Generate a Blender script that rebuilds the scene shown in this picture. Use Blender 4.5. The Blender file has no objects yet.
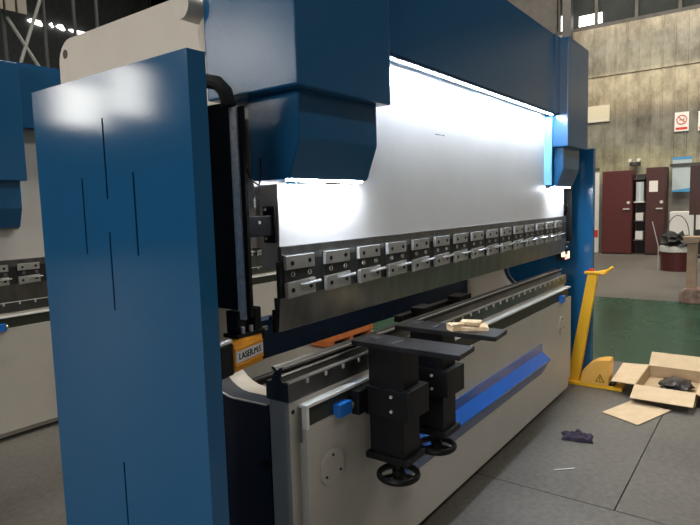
import bpy, bmesh, math, random
from mathutils import Vector, Matrix
random.seed(7)
scn = bpy.context.scene
col = scn.collection
PI = math.pi

# ------------------------------------------------------------------ camera
cam_d = bpy.data.cameras.new('camera')
cam = bpy.data.objects.new('camera', cam_d)
col.objects.link(cam)
F_PX = 573.674
cam_d.sensor_fit = 'HORIZONTAL'
cam_d.sensor_width = 36.0
cam_d.lens = 36.0 * F_PX / 700.0
cam_d.clip_start = 0.02
cam_d.clip_end = 200
def _nrm(v): return Vector(v).normalized()
vX = _nrm((775 - 350, -(193 - 262.5), -F_PX))
vY = _nrm((-430 - 350, -(228 - 262.5), -F_PX))
vY = (vY - vX * vX.dot(vY)).normalized()
vZ = vX.cross(vY)
m = Matrix((vX, vY, vZ)).to_4x4()
m.translation = Vector((0, 0, 1.5))
cam.matrix_world = m
scn.camera = cam

# ------------------------------------------------------------------ world, exposure
W = bpy.data.worlds.new('world'); scn.world = W
W.use_nodes = True
bg = W.node_tree.nodes['Background']
bg.inputs[0].default_value = (0.8, 0.8, 0.78, 1)
bg.inputs[1].default_value = 0.35
scn.view_settings.view_transform = 'Standard'
scn.view_settings.look = 'None'
scn.view_settings.exposure = 0.24
scn.view_settings.gamma = 1.0
scn.view_settings.use_curve_mapping = False

def area(name, loc, rot, sx, sy, power, color):
    l = bpy.data.lights.new(name, 'AREA'); l.shape = 'RECTANGLE'
    l.size = sx; l.size_y = sy; l.energy = power; l.color = color
    o = bpy.data.objects.new(name, l); o.location = loc; o.rotation_euler = rot
    col.objects.link(o); return o
# daylight through the roof skylights, plus added fill lights
area('skylight_light', (9.0, 8.0, 11.7), (0, 0, 0), 10, 1.6, 300, (1.0, .96, .88))
area('skylight_light', (9.5, 1.7, 11.7), (0, 0, 0), 14, 1.2, 900, (1.0, .94, .84))
area('skylight_light', (-6.0, 4.0, 11.7), (0, 0, 0), 8, 1.6, 80, (1.0, .97, .92))
area('window_light', (-21.8, -2.0, 5.5), (0, math.radians(-90), 0), 5, 11, 1150, (1.0, .96, .90))  # added fill for the -X faces, from an unseen made-up window
area('skylight_light', (9.0, -5.5, 11.7), (0, 0, 0), 9, 1.2, 560, (1.0, .94, .84))  # fill added from -Y to light the apron front
# hall lamps hanging near the far wall
area('lamp_light', (13.2, 3.0, 8.4), (0, math.radians(-35), 0), 1.2, 6, 330, (1.0, .88, .70))

# ------------------------------------------------------------------ materials
def mat(name, color, rough=.5, metal=0, spec=.5, bump=0, bscale=40, var=0, vscale=6, coat=0, emit=None, estr=0, brush=None):
    M = bpy.data.materials.new(name); M.use_nodes = True
    nt = M.node_tree; b = nt.nodes['Principled BSDF']
    c = (*color, 1)
    b.inputs['Base Color'].default_value = c
    b.inputs['Roughness'].default_value = rough
    b.inputs['Metallic'].default_value = metal
    b.inputs['Specular IOR Level'].default_value = spec
    b.inputs['Coat Weight'].default_value = coat
    b.inputs['Coat Roughness'].default_value = .12
    if emit:
        b.inputs['Emission Color'].default_value = (*emit, 1)
        b.inputs['Emission Strength'].default_value = estr
    tc = nt.nodes.new('ShaderNodeTexCoord')
    if var:
        n = nt.nodes.new('ShaderNodeTexNoise'); n.inputs['Scale'].default_value = vscale; n.inputs['Detail'].default_value = 6
        mp = nt.nodes.new('ShaderNodeMapping')
        if brush: mp.inputs['Scale'].default_value = brush
        nt.links.new(tc.outputs['Object'], mp.inputs[0]); nt.links.new(mp.outputs[0], n.inputs['Vector'])
        r = nt.nodes.new('ShaderNodeValToRGB')
        r.color_ramp.elements[0].position = .3; r.color_ramp.elements[1].position = .7
        r.color_ramp.elements[0].color = (*[x * (1 - var) for x in color], 1)
        r.color_ramp.elements[1].color = (*[min(1, x * (1 + var)) for x in color], 1)
        nt.links.new(n.outputs['Fac'], r.inputs[0]); nt.links.new(r.outputs[0], b.inputs['Base Color'])
    if bump:
        n = nt.nodes.new('ShaderNodeTexNoise'); n.inputs['Scale'].default_value = bscale; n.inputs['Detail'].default_value = 2
        nt.links.new(tc.outputs['Object'], n.inputs['Vector'])
        bp = nt.nodes.new('ShaderNodeBump'); bp.inputs['Strength'].default_value = bump; bp.inputs['Distance'].default_value = .01
        nt.links.new(n.outputs['Fac'], bp.inputs['Height']); nt.links.new(bp.outputs[0], b.inputs['Normal'])
    return M
BLUE = mat('blue_paint', (.013, .108, .262), .10, bump=.012, bscale=140)
BLUEB = mat('blue_paint_satin', (.014, .104, .245), .20, bump=.06, bscale=160)
BLUE2 = mat('bright_blue_plastic', (.02, .17, .62), .35)
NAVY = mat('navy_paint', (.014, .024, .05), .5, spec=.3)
NAVYB = mat('deep_blue_paint', (.006, .030, .085), .4, spec=.3)
CREAM = mat('cream_paint', (.70, .64, .555), .38, var=.03)
GREYP = mat('grey_white_paint', (.50, .475, .43), .42, var=.04)
RAMP = mat('ram_grey_white_paint', (.60, .58, .55), .42, var=.04, vscale=3)
STEEL = mat('brushed_steel', (.66, .65, .62), .3, metal=.3, var=.12, vscale=20, brush=(2, 2, 40))
PLATE = mat('clamp_plate_steel', (.42, .415, .39), .38, metal=.35, var=.1, vscale=25)
PUNCH = mat('ground_steel', (.25, .245, .235), .30, metal=.9, var=.2, vscale=5, brush=(3, 3, 1))
DARKST = mat('dark_oiled_steel', (.07, .07, .072), .38, metal=.7, var=.25, vscale=8)
DIE = mat('die_steel', (.16, .16, .16), .28, metal=.85, var=.2, vscale=10)
BLACK = mat('black_paint', (.007, .007, .008), .42, spec=.25)
BLACKB = mat('black_bar_finish', (.011, .011, .012), .38, spec=.35, var=.45, vscale=14, bump=.1, bscale=30)
RUBBER = mat('black_rubber', (.012, .012, .012), .7, bump=.2, bscale=120)
SCALEM = mat('glass_scale_grey', (.80, .80, .78), .45, var=.2, vscale=60)
CHROME = mat('chrome', (.6, .6, .59), .25, metal=.5)
ORANGE = mat('orange_plastic', (.85, .36, .03), .28)
LABEL = mat('silver_label', (.62, .62, .64), .4)
INK = mat('black_ink', (.01, .01, .01), .6)
YELLOW = mat('yellow_paint', (.88, .48, .02), .35, bump=.04, var=.08)
YELLOW2 = mat('yellow_pedal_paint', (.85, .46, .09), .45)
RED = mat('red_plastic', (.6, .03, .02), .4)
CARD = mat('cardboard', (.64, .49, .31), .8, var=.06, vscale=12)
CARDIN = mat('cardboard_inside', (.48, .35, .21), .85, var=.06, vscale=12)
BROWN = mat('red_brown_paint', (.085, .017, .016), .35)
BROWN2 = mat('dark_brown_paint', (.06, .018, .016), .4)
CLOTH = mat('purple_black_cloth', (.03, .022, .045), .9, var=.5, vscale=30)
WHITEP = mat('white_plastic', (.65, .65, .62), .5)
PAPER = mat('white_paper', (.75, .72, .68), .7)
GRIME = mat('dark_metal_clutter', (.03, .03, .03), .6)
TAN = mat('tan_wood', (.38, .27, .19), .7, var=.15, vscale=10)
PINK = mat('pinkish_concrete_block', (.30, .20, .16), .9, var=.35, vscale=14)
POSTERB = mat('poster_blue', (.05, .28, .55), .5)
POSTERW = mat('poster_pale', (.42, .50, .52), .5)
ORG2 = mat('orange_steel', (.60, .17, .04), .45, var=.2, vscale=8)
STEELB = mat('grey_structural_steel', (.05, .05, .05), .6)
ROOFM = mat('dark_roof_sheet', (.06, .056, .052), .8, var=.2)
WOODP = mat('pale_wood_scrap', (.62, .47, .29), .75, var=.15, vscale=40)
LED = mat('led_strip_light', (1, 1, 1), .5, emit=(.74, .85, 1.0), estr=600)
LED2 = mat('nose_lamp_light', (1, 1, 1), .5, emit=(.80, .88, 1.0), estr=130)
LEDOFF = mat('led_strip_gap', (.05, .07, .12), .5)
PANE = mat('daylit_window_glass', (.8, .9, 1), .3, emit=(1.0, .97, .90), estr=9)
PANE2 = mat('bright_window_glass', (.8, .9, 1), .3, emit=(1.0, .98, .94), estr=45)
SKYL = mat('daylit_skylight', (.9, .9, .9), .4, emit=(1.0, .96, .88), estr=3)
LASERG = mat('laser_lens_glow', (.8, .2, .15), .3, emit=(1.0, .35, .3), estr=1.6)
LAMPY = mat('laser_lamp_glow', (.9, .7, .4), .3, emit=(1.0, .8, .5), estr=1.6)
CLEAR = mat('translucent_roof_sheet', (.018, .022, .022), .7, spec=.15, var=.2, vscale=2)

def concrete(name, c1, c2, rough, scale=.8, crack=False, spec=.5, bump=.12):
    M = bpy.data.materials.new(name); M.use_nodes = True
    nt = M.node_tree; b = nt.nodes['Principled BSDF']; L = nt.links.new
    tc = nt.nodes.new('ShaderNodeTexCoord')
    n1 = nt.nodes.new('ShaderNodeTexNoise'); n1.inputs['Scale'].default_value = scale; n1.inputs['Detail'].default_value = 8
    n2 = nt.nodes.new('ShaderNodeTexNoise'); n2.inputs['Scale'].default_value = 30; n2.inputs['Detail'].default_value = 6
    L(tc.outputs['Object'], n1.inputs['Vector']); L(tc.outputs['Object'], n2.inputs['Vector'])
    mx = nt.nodes.new('ShaderNodeMath'); mx.operation = 'MULTIPLY_ADD'; mx.inputs[1].default_value = .35
    L(n2.outputs['Fac'], mx.inputs[0]); 
    m2 = nt.nodes.new('ShaderNodeMath'); m2.operation = 'MULTIPLY'; m2.inputs[1].default_value = .65
    L(n1.outputs['Fac'], m2.inputs[0]); L(m2.outputs[0], mx.inputs[2])
    r = nt.nodes.new('ShaderNodeValToRGB'); r.color_ramp.elements[0].position = .36; r.color_ramp.elements[1].position = .64
    r.color_ramp.elements[0].color = (*c1, 1); r.color_ramp.elements[1].color = (*c2, 1)
    L(mx.outputs[0], r.inputs[0]); L(r.outputs[0], b.inputs['Base Color'])
    mr = nt.nodes.new('ShaderNodeMapRange'); mr.inputs[3].default_value = rough - .1; mr.inputs[4].default_value = rough + .15
    L(n1.outputs['Fac'], mr.inputs[0]); L(mr.outputs[0], b.inputs['Roughness'])
    b.inputs['Specular IOR Level'].default_value = spec
    bp = nt.nodes.new('ShaderNodeBump'); bp.inputs['Strength'].default_value = bump; bp.inputs['Distance'].default_value = .01
    L(n2.outputs['Fac'], bp.inputs['Height']); L(bp.outputs[0], b.inputs['Normal'])
    return M
CONC = concrete('grey_concrete', (.060, .056, .050), (.15, .142, .125), .42)
CONC2 = concrete('brown_grey_concrete', (.075, .068, .058), (.115, .105, .09), .6)
GREEN = concrete('green_floor_paint', (.005, .040, .022), (.009, .054, .032), .24, spec=.35, scale=1.5, bump=0.0)

def corrugated(name):
    M = bpy.data.materials.new(name); M.use_nodes = True
    nt = M.node_tree; b = nt.nodes['Principled BSDF']; L = nt.links.new
    tc = nt.nodes.new('ShaderNodeTexCoord'); sp = nt.nodes.new('ShaderNodeSeparateXYZ')
    L(tc.outputs['Object'], sp.inputs[0])
    n = nt.nodes.new('ShaderNodeTexNoise'); n.inputs['Scale'].default_value = 1.6; n.inputs['Detail'].default_value = 12; n.inputs['Roughness'].default_value = .75
    mp = nt.nodes.new('ShaderNodeMapping'); mp.inputs['Scale'].default_value = (1, 1.3, .8)
    L(tc.outputs['Object'], mp.inputs[0]); L(mp.outputs[0], n.inputs['Vector'])
    # height bands: yellowish lower sheet, stained grey middle, sandy upper sheet
    mr = nt.nodes.new('ShaderNodeMapRange'); mr.inputs[1].default_value = 2.0; mr.inputs[2].default_value = 6.4
    L(sp.outputs['Z'], mr.inputs[0])
    r = nt.nodes.new('ShaderNodeValToRGB'); e = r.color_ramp.elements
    e[0].position = 0; e[0].color = (.34, .33, .23, 1)
    e[1].position = 1; e[1].color = (.36, .31, .235, 1)
    for p_, c_ in ((.12, (.34, .33, .23)), (.22, (.24, .24, .20)), (.36, (.19, .18, .155)), (.41, (.25, .22, .17)), (.46, (.42, .37, .28)), (.63, (.46, .42, .32)), (.66, (.27, .26, .215)), (.8, (.26, .255, .22))):
        k = e.new(p_); k.color = (*c_, 1)
    L(mr.outputs[0], r.inputs[0])
    st = nt.nodes.new('ShaderNodeValToRGB'); st.color_ramp.elements[0].position = .36; st.color_ramp.elements[1].position = .62
    st.color_ramp.elements[0].color = (.42, .40, .36, 1); st.color_ramp.elements[1].color = (1.05, 1.03, .97, 1)
    L(n.outputs['Fac'], st.inputs[0])
    mx = nt.nodes.new('ShaderNodeMix'); mx.data_type = 'RGBA'; mx.blend_type = 'MULTIPLY'; mx.inputs[0].default_value = 1
    L(r.outputs[0], mx.inputs[6]); L(st.outputs[0], mx.inputs[7]); L(mx.outputs[2], b.inputs['Base Color'])
    b.inputs['Roughness'].default_value = .34
    return M
CORR = corrugated('old_corrugated_sheet')

# ------------------------------------------------------------------ mesh helpers
class MB:
    def __init__(s): s.bm = bmesh.new(); s.mi = 0
    def _tag(s, faces):
        for f in faces: f.material_index = s.mi
    def box(s, x0, x1, y0, y1, z0, z1, bev=0, seg=2):
        t = bmesh.new()
        bmesh.ops.create_cube(t, size=1)
        for v in t.verts:
            v.co = Vector(((x0 + x1) / 2 + v.co.x * abs(x1 - x0), (y0 + y1) / 2 + v.co.y * abs(y1 - y0), (z0 + z1) / 2 + v.co.z * abs(z1 - z0)))
        if bev: bmesh.ops.bevel(t, geom=t.edges[:], offset=bev, segments=seg, affect='EDGES', profile=.6)
        s._merge(t); return s
    def _merge(s, t, M=None):
        if M is not None: t.transform(M)
        for f in t.faces: f.material_index = s.mi
        me = bpy.data.meshes.new('tmp'); t.to_mesh(me); t.free()
        s.bm.from_mesh(me); bpy.data.meshes.remove(me)
    def cyl(s, p0, p1, r, r2=None, seg=20, bev=0):
        p0, p1 = Vector(p0), Vector(p1); d = p1 - p0
        t = bmesh.new()
        bmesh.ops.create_cone(t, cap_ends=True, segments=seg, radius1=r, radius2=r if r2 is None else r2, depth=d.length)
        if bev:
            es = [e for e in t.edges if len([f for f in e.link_faces if len(f.verts) > 4]) == 1]
            bmesh.ops.bevel(t, geom=es, offset=bev, segments=2, affect='EDGES')
        q = Vector((0, 0, 1)).rotation_difference(d.normalized())
        s._merge(t, Matrix.Translation((p0 + p1) / 2) @ q.to_matrix().to_4x4()); return s
    def prism(s, pts, axis, a0, a1, holes=None, bev=0):
        """pts: 2-D outline; axis 'x': pts are (y,z); 'y': (x,z); 'z': (x,y)."""
        def P(p, a):
            return {'x': (a, p[0], p[1]), 'y': (p[0], a, p[1]), 'z': (p[0], p[1], a)}[axis]
        t = bmesh.new()
        vs = [t.verts.new(P(p, a0)) for p in pts]
        f = t.faces.new(vs)
        r = bmesh.ops.extrude_face_region(t, geom=[f])
        d = Vector(P((0, 0), a1)) - Vector(P((0, 0), a0))
        for v in [g for g in r['geom'] if isinstance(g, bmesh.types.BMVert)]: v.co += d
        bmesh.ops.recalc_face_normals(t, faces=t.faces[:])
        if bev:
            bmesh.ops.bevel(t, geom=t.edges[:], offset=bev, segments=2, affect='EDGES', clamp_overlap=True)
        s._merge(t); return s
    def tube(s, path, r, seg=10):
        path = [Vector(p) for p in path]
        t = bmesh.new(); rings = []
        up = None
        for i, p in enumerate(path):
            d = (path[min(i + 1, len(path) - 1)] - path[max(i - 1, 0)]).normalized()
            if up is None:
                up = Vector((0, 0, 1)) if abs(d.z) < .9 else Vector((1, 0, 0))
            a = d.cross(up).normalized(); b_ = a.cross(d).normalized(); up = b_
            rr = r[i] if isinstance(r, (list, tuple)) else r
            rings.append([t.verts.new(p + (a * math.cos(k * 2 * PI / seg) + b_ * math.sin(k * 2 * PI / seg)) * rr) for k in range(seg)])
        for i in range(len(rings) - 1):
            for k in range(seg):
                t.faces.new((rings[i][k], rings[i][(k + 1) % seg], rings[i + 1][(k + 1) % seg], rings[i + 1][k]))
        t.faces.new(rings[0][::-1]); t.faces.new(rings[-1])
        bmesh.ops.recalc_face_normals(t, faces=t.faces[:])
        s._merge(t); return s
    def torus(s, c, R, r, seg=40, rs=10, M=None):
        pts = []
        t = bmesh.new(); rings = []
        for i in range(seg):
            a = i * 2 * PI / seg
            rings.append([t.verts.new(Vector(((R + r * math.cos(b) * .8) * math.cos(a), (R + r * math.cos(b) * .8) * math.sin(a), r * math.sin(b)))) for b in [k * 2 * PI / rs for k in range(rs)]])
        for i in range(seg):
            for k in range(rs):
                t.faces.new((rings[i][k], rings[(i + 1) % seg][k], rings[(i + 1) % seg][(k + 1) % rs], rings[i][(k + 1) % rs]))
        bmesh.ops.recalc_face_normals(t, faces=t.faces[:])
        s._merge(t, Matrix.Translation(c) @ (M or Matrix())); return s
    def platex(s, x0, x1, y0, y1, z0, z1, holes, depth):
        """slab normal to X with rectangular recesses (y0,y1,z0,z1) cut 'depth' deep from the x0 side"""
        ys = sorted({y0, y1, *[h[0] for h in holes], *[h[1] for h in holes]})
        zs = sorted({z0, z1, *[h[2] for h in holes], *[h[3] for h in holes]})
        t = bmesh.new()
        def q(a, b, c, d): t.faces.new([t.verts.new(v) for v in (a, b, c, d)])
        def inh(y, z): return any(h[0] < y < h[1] and h[2] < z < h[3] for h in holes)
        for i in range(len(ys) - 1):
            for j in range(len(zs) - 1):
                ya, yb, za, zb = ys[i], ys[i + 1], zs[j], zs[j + 1]
                h = inh((ya + yb) / 2, (za + zb) / 2)
                x = x0 + depth if h else x0
                q((x, ya, za), (x, ya, zb), (x, yb, zb), (x, yb, za))
        for h in holes:
            ya, yb, za, zb = h; xa, xb = x0, x0 + depth
            q((xa, ya, za), (xb, ya, za), (xb, yb, za), (xa, yb, za)); q((xa, ya, zb), (xb, ya, zb), (xb, yb, zb), (xa, yb, zb))
            q((xa, ya, za), (xa, ya, zb), (xb, ya, zb), (xb, ya, za)); q((xa, yb, za), (xa, yb, zb), (xb, yb, zb), (xb, yb, za))
        q((x1, y0, z0), (x1, y1, z0), (x1, y1, z1), (x1, y0, z1))
        q((x0, y0, z0), (x1, y0, z0), (x1, y0, z1), (x0, y0, z1)); q((x0, y1, z0), (x0, y1, z1), (x1, y1, z1), (x1, y1, z0))
        q((x0, y0, z1), (x1, y0, z1), (x1, y1, z1), (x0, y1, z1)); q((x0, y0, z0), (x0, y1, z0), (x1, y1, z0), (x1, y0, z0))
        bmesh.ops.remove_doubles(t, verts=t.verts[:], dist=1e-5)
        bmesh.ops.recalc_face_normals(t, faces=t.faces[:])
        s._merge(t); return s
    def quadbox(s, a, b, c, d, th):
        """thin sheet through four corners with thickness th along its normal"""
        a, b, c, d = map(Vector, (a, b, c, d)); n = (b - a).cross(d - a).normalized() * th
        t = bmesh.new()
        lo = [t.verts.new(p) for p in (a, b, c, d)]; hi = [t.verts.new(p + n) for p in (a, b, c, d)]
        t.faces.new(lo[::-1]); t.faces.new(hi)
        for i in range(4): t.faces.new((lo[i], lo[(i + 1) % 4], hi[(i + 1) % 4], hi[i]))
        bmesh.ops.recalc_face_normals(t, faces=t.faces[:])
        s._merge(t); return s
    def build(s, name, mats, parent=None, smooth=False, loc=None):
        me = bpy.data.meshes.new(name)
        if loc is not None:
            bmesh.ops.translate(s.bm, verts=s.bm.verts[:], vec=-Vector(loc))
        s.bm.to_mesh(me); s.bm.free()
        for mm in (mats if isinstance(mats, (list, tuple)) else [mats]): me.materials.append(mm)
        if smooth:
            me.polygons.foreach_set('use_smooth', [True] * len(me.polygons))
            me.set_sharp_from_angle(angle=math.radians(35))
        o = bpy.data.objects.new(name, me); col.objects.link(o)
        if loc is not None: o.location = loc
        if parent is not None: o.parent = parent
        return o
def tag(o, label=None, cat=None, group=None, kind=None):
    if label: o['label'] = label
    if cat: o['category'] = cat
    if group: o['group'] = group
    if kind: o['kind'] = kind
    return o
def empty(name, loc=(0, 0, 0)):
    o = bpy.data.objects.new(name, None); o.location = loc; o.empty_display_size = .1
    col.objects.link(o); return o
def struct(o): o['kind'] = 'structure'; return o
def part(o, root):
    """parent o to root keeping its world place (root has only a location)"""
    o.parent = root; o.matrix_parent_inverse = Matrix.Translation(root.location).inverted(); return o
def text_mesh(name, body, size, material, M, parent=None, extrude=.0006):
    cu = bpy.data.curves.new('txt', 'FONT'); cu.body = body; cu.size = size; cu.extrude = extrude
    cu.align_x = 'CENTER'; cu.align_y = 'CENTER'
    t = bpy.data.objects.new('txt', cu); col.objects.link(t)
    dg = bpy.context.evaluated_depsgraph_get(); me = bpy.data.meshes.new_from_object(t.evaluated_get(dg))
    bpy.data.objects.remove(t)
    me.name = name; me.transform(M); me.materials.clear(); me.materials.append(material)
    o = bpy.data.objects.new(name, me); col.objects.link(o)
    if parent is not None: part(o, parent)
    return o

def row(o, offs):
    for d in offs:
        c = o.copy(); c.location = o.location + Vector(d); col.objects.link(c)
# ================================================================== SETTING
XW = 17.1
def flat(name, x0, x1, y0, y1, z0, z1, mt): return struct(MB().box(x0, x1, y0, y1, z0, z1).build(name, mt))
mb = MB()
# concrete apron with the two joints left open as narrow grooves
JX, JY, g = 2.85, .57, .003
for (a, b) in ((-22, JX - g), (JX + g, 5.6)):
    if a < 0: mb.box(a, b, -9, 24, -.1, 0)
    else:
        mb.box(a, b, -9, JY - g, -.1, 0); mb.box(a, b, JY + g, 24, -.1, 0)
struct(mb.build('floor', CONC))
flat('floor_joint_bed', -22, 5.6, -9, 24, -.16, -.1, GRIME).name = 'floor.001'
flat('floor', 5.6, 9.25, -9, 24, -.1, 0, GREEN)
flat('floor', 9.25, XW + .3, -9, 24, -.1, -.001, CONC2)

# far corrugated wall: trapezoid ribs
mb = MB(); pts = []
y = -9.0; pitch = .28
while y < 24:
    pts += [(XW, y), (XW, y + pitch * .80), (XW - .016, y + pitch * .84), (XW - .016, y + pitch * .95)]
    y += pitch
pts += [(XW, 24), (XW + .08, 24), (XW + .08, -9)]
def wall_strip(z0, z1, dx):
    mb.prism([(p[1], p[0]) if False else (p[0] + dx, p[1]) for p in pts], 'z', z0, z1)
wall_strip(1.9, 4.82, 0); wall_strip(4.80, 6.1, -.03)
struct(mb.build('wall_end', CORR))
flat('wall_end_base', XW - .02, XW + .15, -9, 24, 0, 1.9, mat('painted_brick_grey', (.20, .19, .165), .7, var=.15)).name = 'wall_lower'
# dark band over the wall: translucent grey sheets between purlins, and dark wall at left of the column
mb = MB()
for i in range(14):
    y0 = -8.9 + i * 1.0
    mb.box(XW + .1, XW + .14, y0, y0 + .96, 6.2, 9.0)
struct(mb.build('window_1', CLEAR))
mb = MB()
for i in range(15): mb.box(XW, XW + .1, -8.95 + i * 1.0, -8.87 + i * 1.0, 6.1, 12)
mb.box(XW - .02, XW + .1, -9, 24, 6.06, 6.2); mb.box(XW, XW + .2, -9, 24, 9.0, 12); mb.box(XW, XW + .2, 5.1, 24, 6.1, 12)
struct(mb.build('trim_1', ROOFM))
# bright lit panes near the column
struct(MB().box(XW + .0, XW + .05, 4.72, 5.02, 6.05, 6.62).build('window_2', SKYL))
struct(MB().box(XW + .06, XW + .10, 3.95, 4.55, 6.25, 6.52).build('window_3', SKYL))

flat('wall_right', -22, XW + .3, -9.2, -9, 0, 12, mat('dim_wall_sheet', (.06, .06, .058), .7, var=.2))
flat('wall_back', -22.2, -22, -9.2, 24.2, 0, 12, mat('dim_wall_sheet2', (.12, .12, .115), .7, var=.2))
# left long wall with a band of high windows
mb = MB()
mb.box(-22, XW + .3, 24, 24.2, 0, 12)
struct(mb.build('wall_left', mat('dim_green_grey_wall', (.075, .085, .085), .8, var=.2)))
for n, (a, b, c, d) in enumerate(((-21.6, -19.4, 9.2, 10.9), (-14.9, -12.9, 5.9, 8.2), (-12.6, -10.5, 5.2, 7.0), (-12.3, -11.2, 7.3, 7.8))):
    struct(MB().box(a, b, 23.96, 23.99, c, d).build('window_%d' % (20 + n), PANE2 if n == 0 else PANE))
struct(MB().box(-22.0, -21.96, -7.5, 3.5, 3.0, 8.0).build('window_25', SKYL))  # glowing pane added behind the back fill light

# roof with skylight bands
mb = MB()
mb.box(-22, XW + .3, -9, 24.2, 12, 12.2)
struct(mb.build('ceiling', ROOFM))
for n, (x0, x1, y0, y1) in enumerate(((4, 14, 7.2, 8.8), (2.5, 16.5, 1.1, 2.3), (1, 13, -6.1, -4.9), (-10, -2, 3.2, 4.8))):  # the -Y band is added along with the apron fill light
    struct(MB().box(x0, x1, y0, y1, 11.9, 11.95).build('window_%d' % (7 + n), SKYL))

# steel column and roof trusses
def truss(x, y0, y1, z, h):
    t = MB()
    t.box(x - .05, x + .05, y0, y1, z, z + .1); t.box(x - .05, x + .05, y0, y1, z + h, z + h + .1)
    n = int((y1 - y0) / 1.5)
    for i in range(n):
        a = y0 + (y1 - y0) * i / n; b = y0 + (y1 - y0) * (i + 1) / n
        t.cyl((x, a, z), (x, (a + b) / 2, z + h), .03, seg=6); t.cyl((x, (a + b) / 2, z + h), (x, b, z), .03, seg=6)
    return t
for n, x in enumerate((6, 11, 16)):
    struct(truss(x, -9, 24, 10.2, 1.5).build('trim_%d' % (2 + n), STEELB))
struct(MB().box(16.6, 16.85, 4.62, 4.84, 0, 12).build('trim_5', GRIME))
# lit sky seen between the trusses on the left: roof monitor windows
mb = MB()
for (a, b, c, d) in ((11.45, 12.05, 9.0, 9.2), (12.3, 12.48, 9.04, 9.22), (12.58, 12.95, 9.02, 9.24), (13.1, 13.9, 9.0, 9.16)):
    mb.prism([(a, c + .12), (a + .12, d), (b - .1, d), (b, c + .04), (b - .05, c), (a + .1, c + .06)], 'y', 23.9, 23.96)
struct(mb.build('window_10', SKYL))

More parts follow.
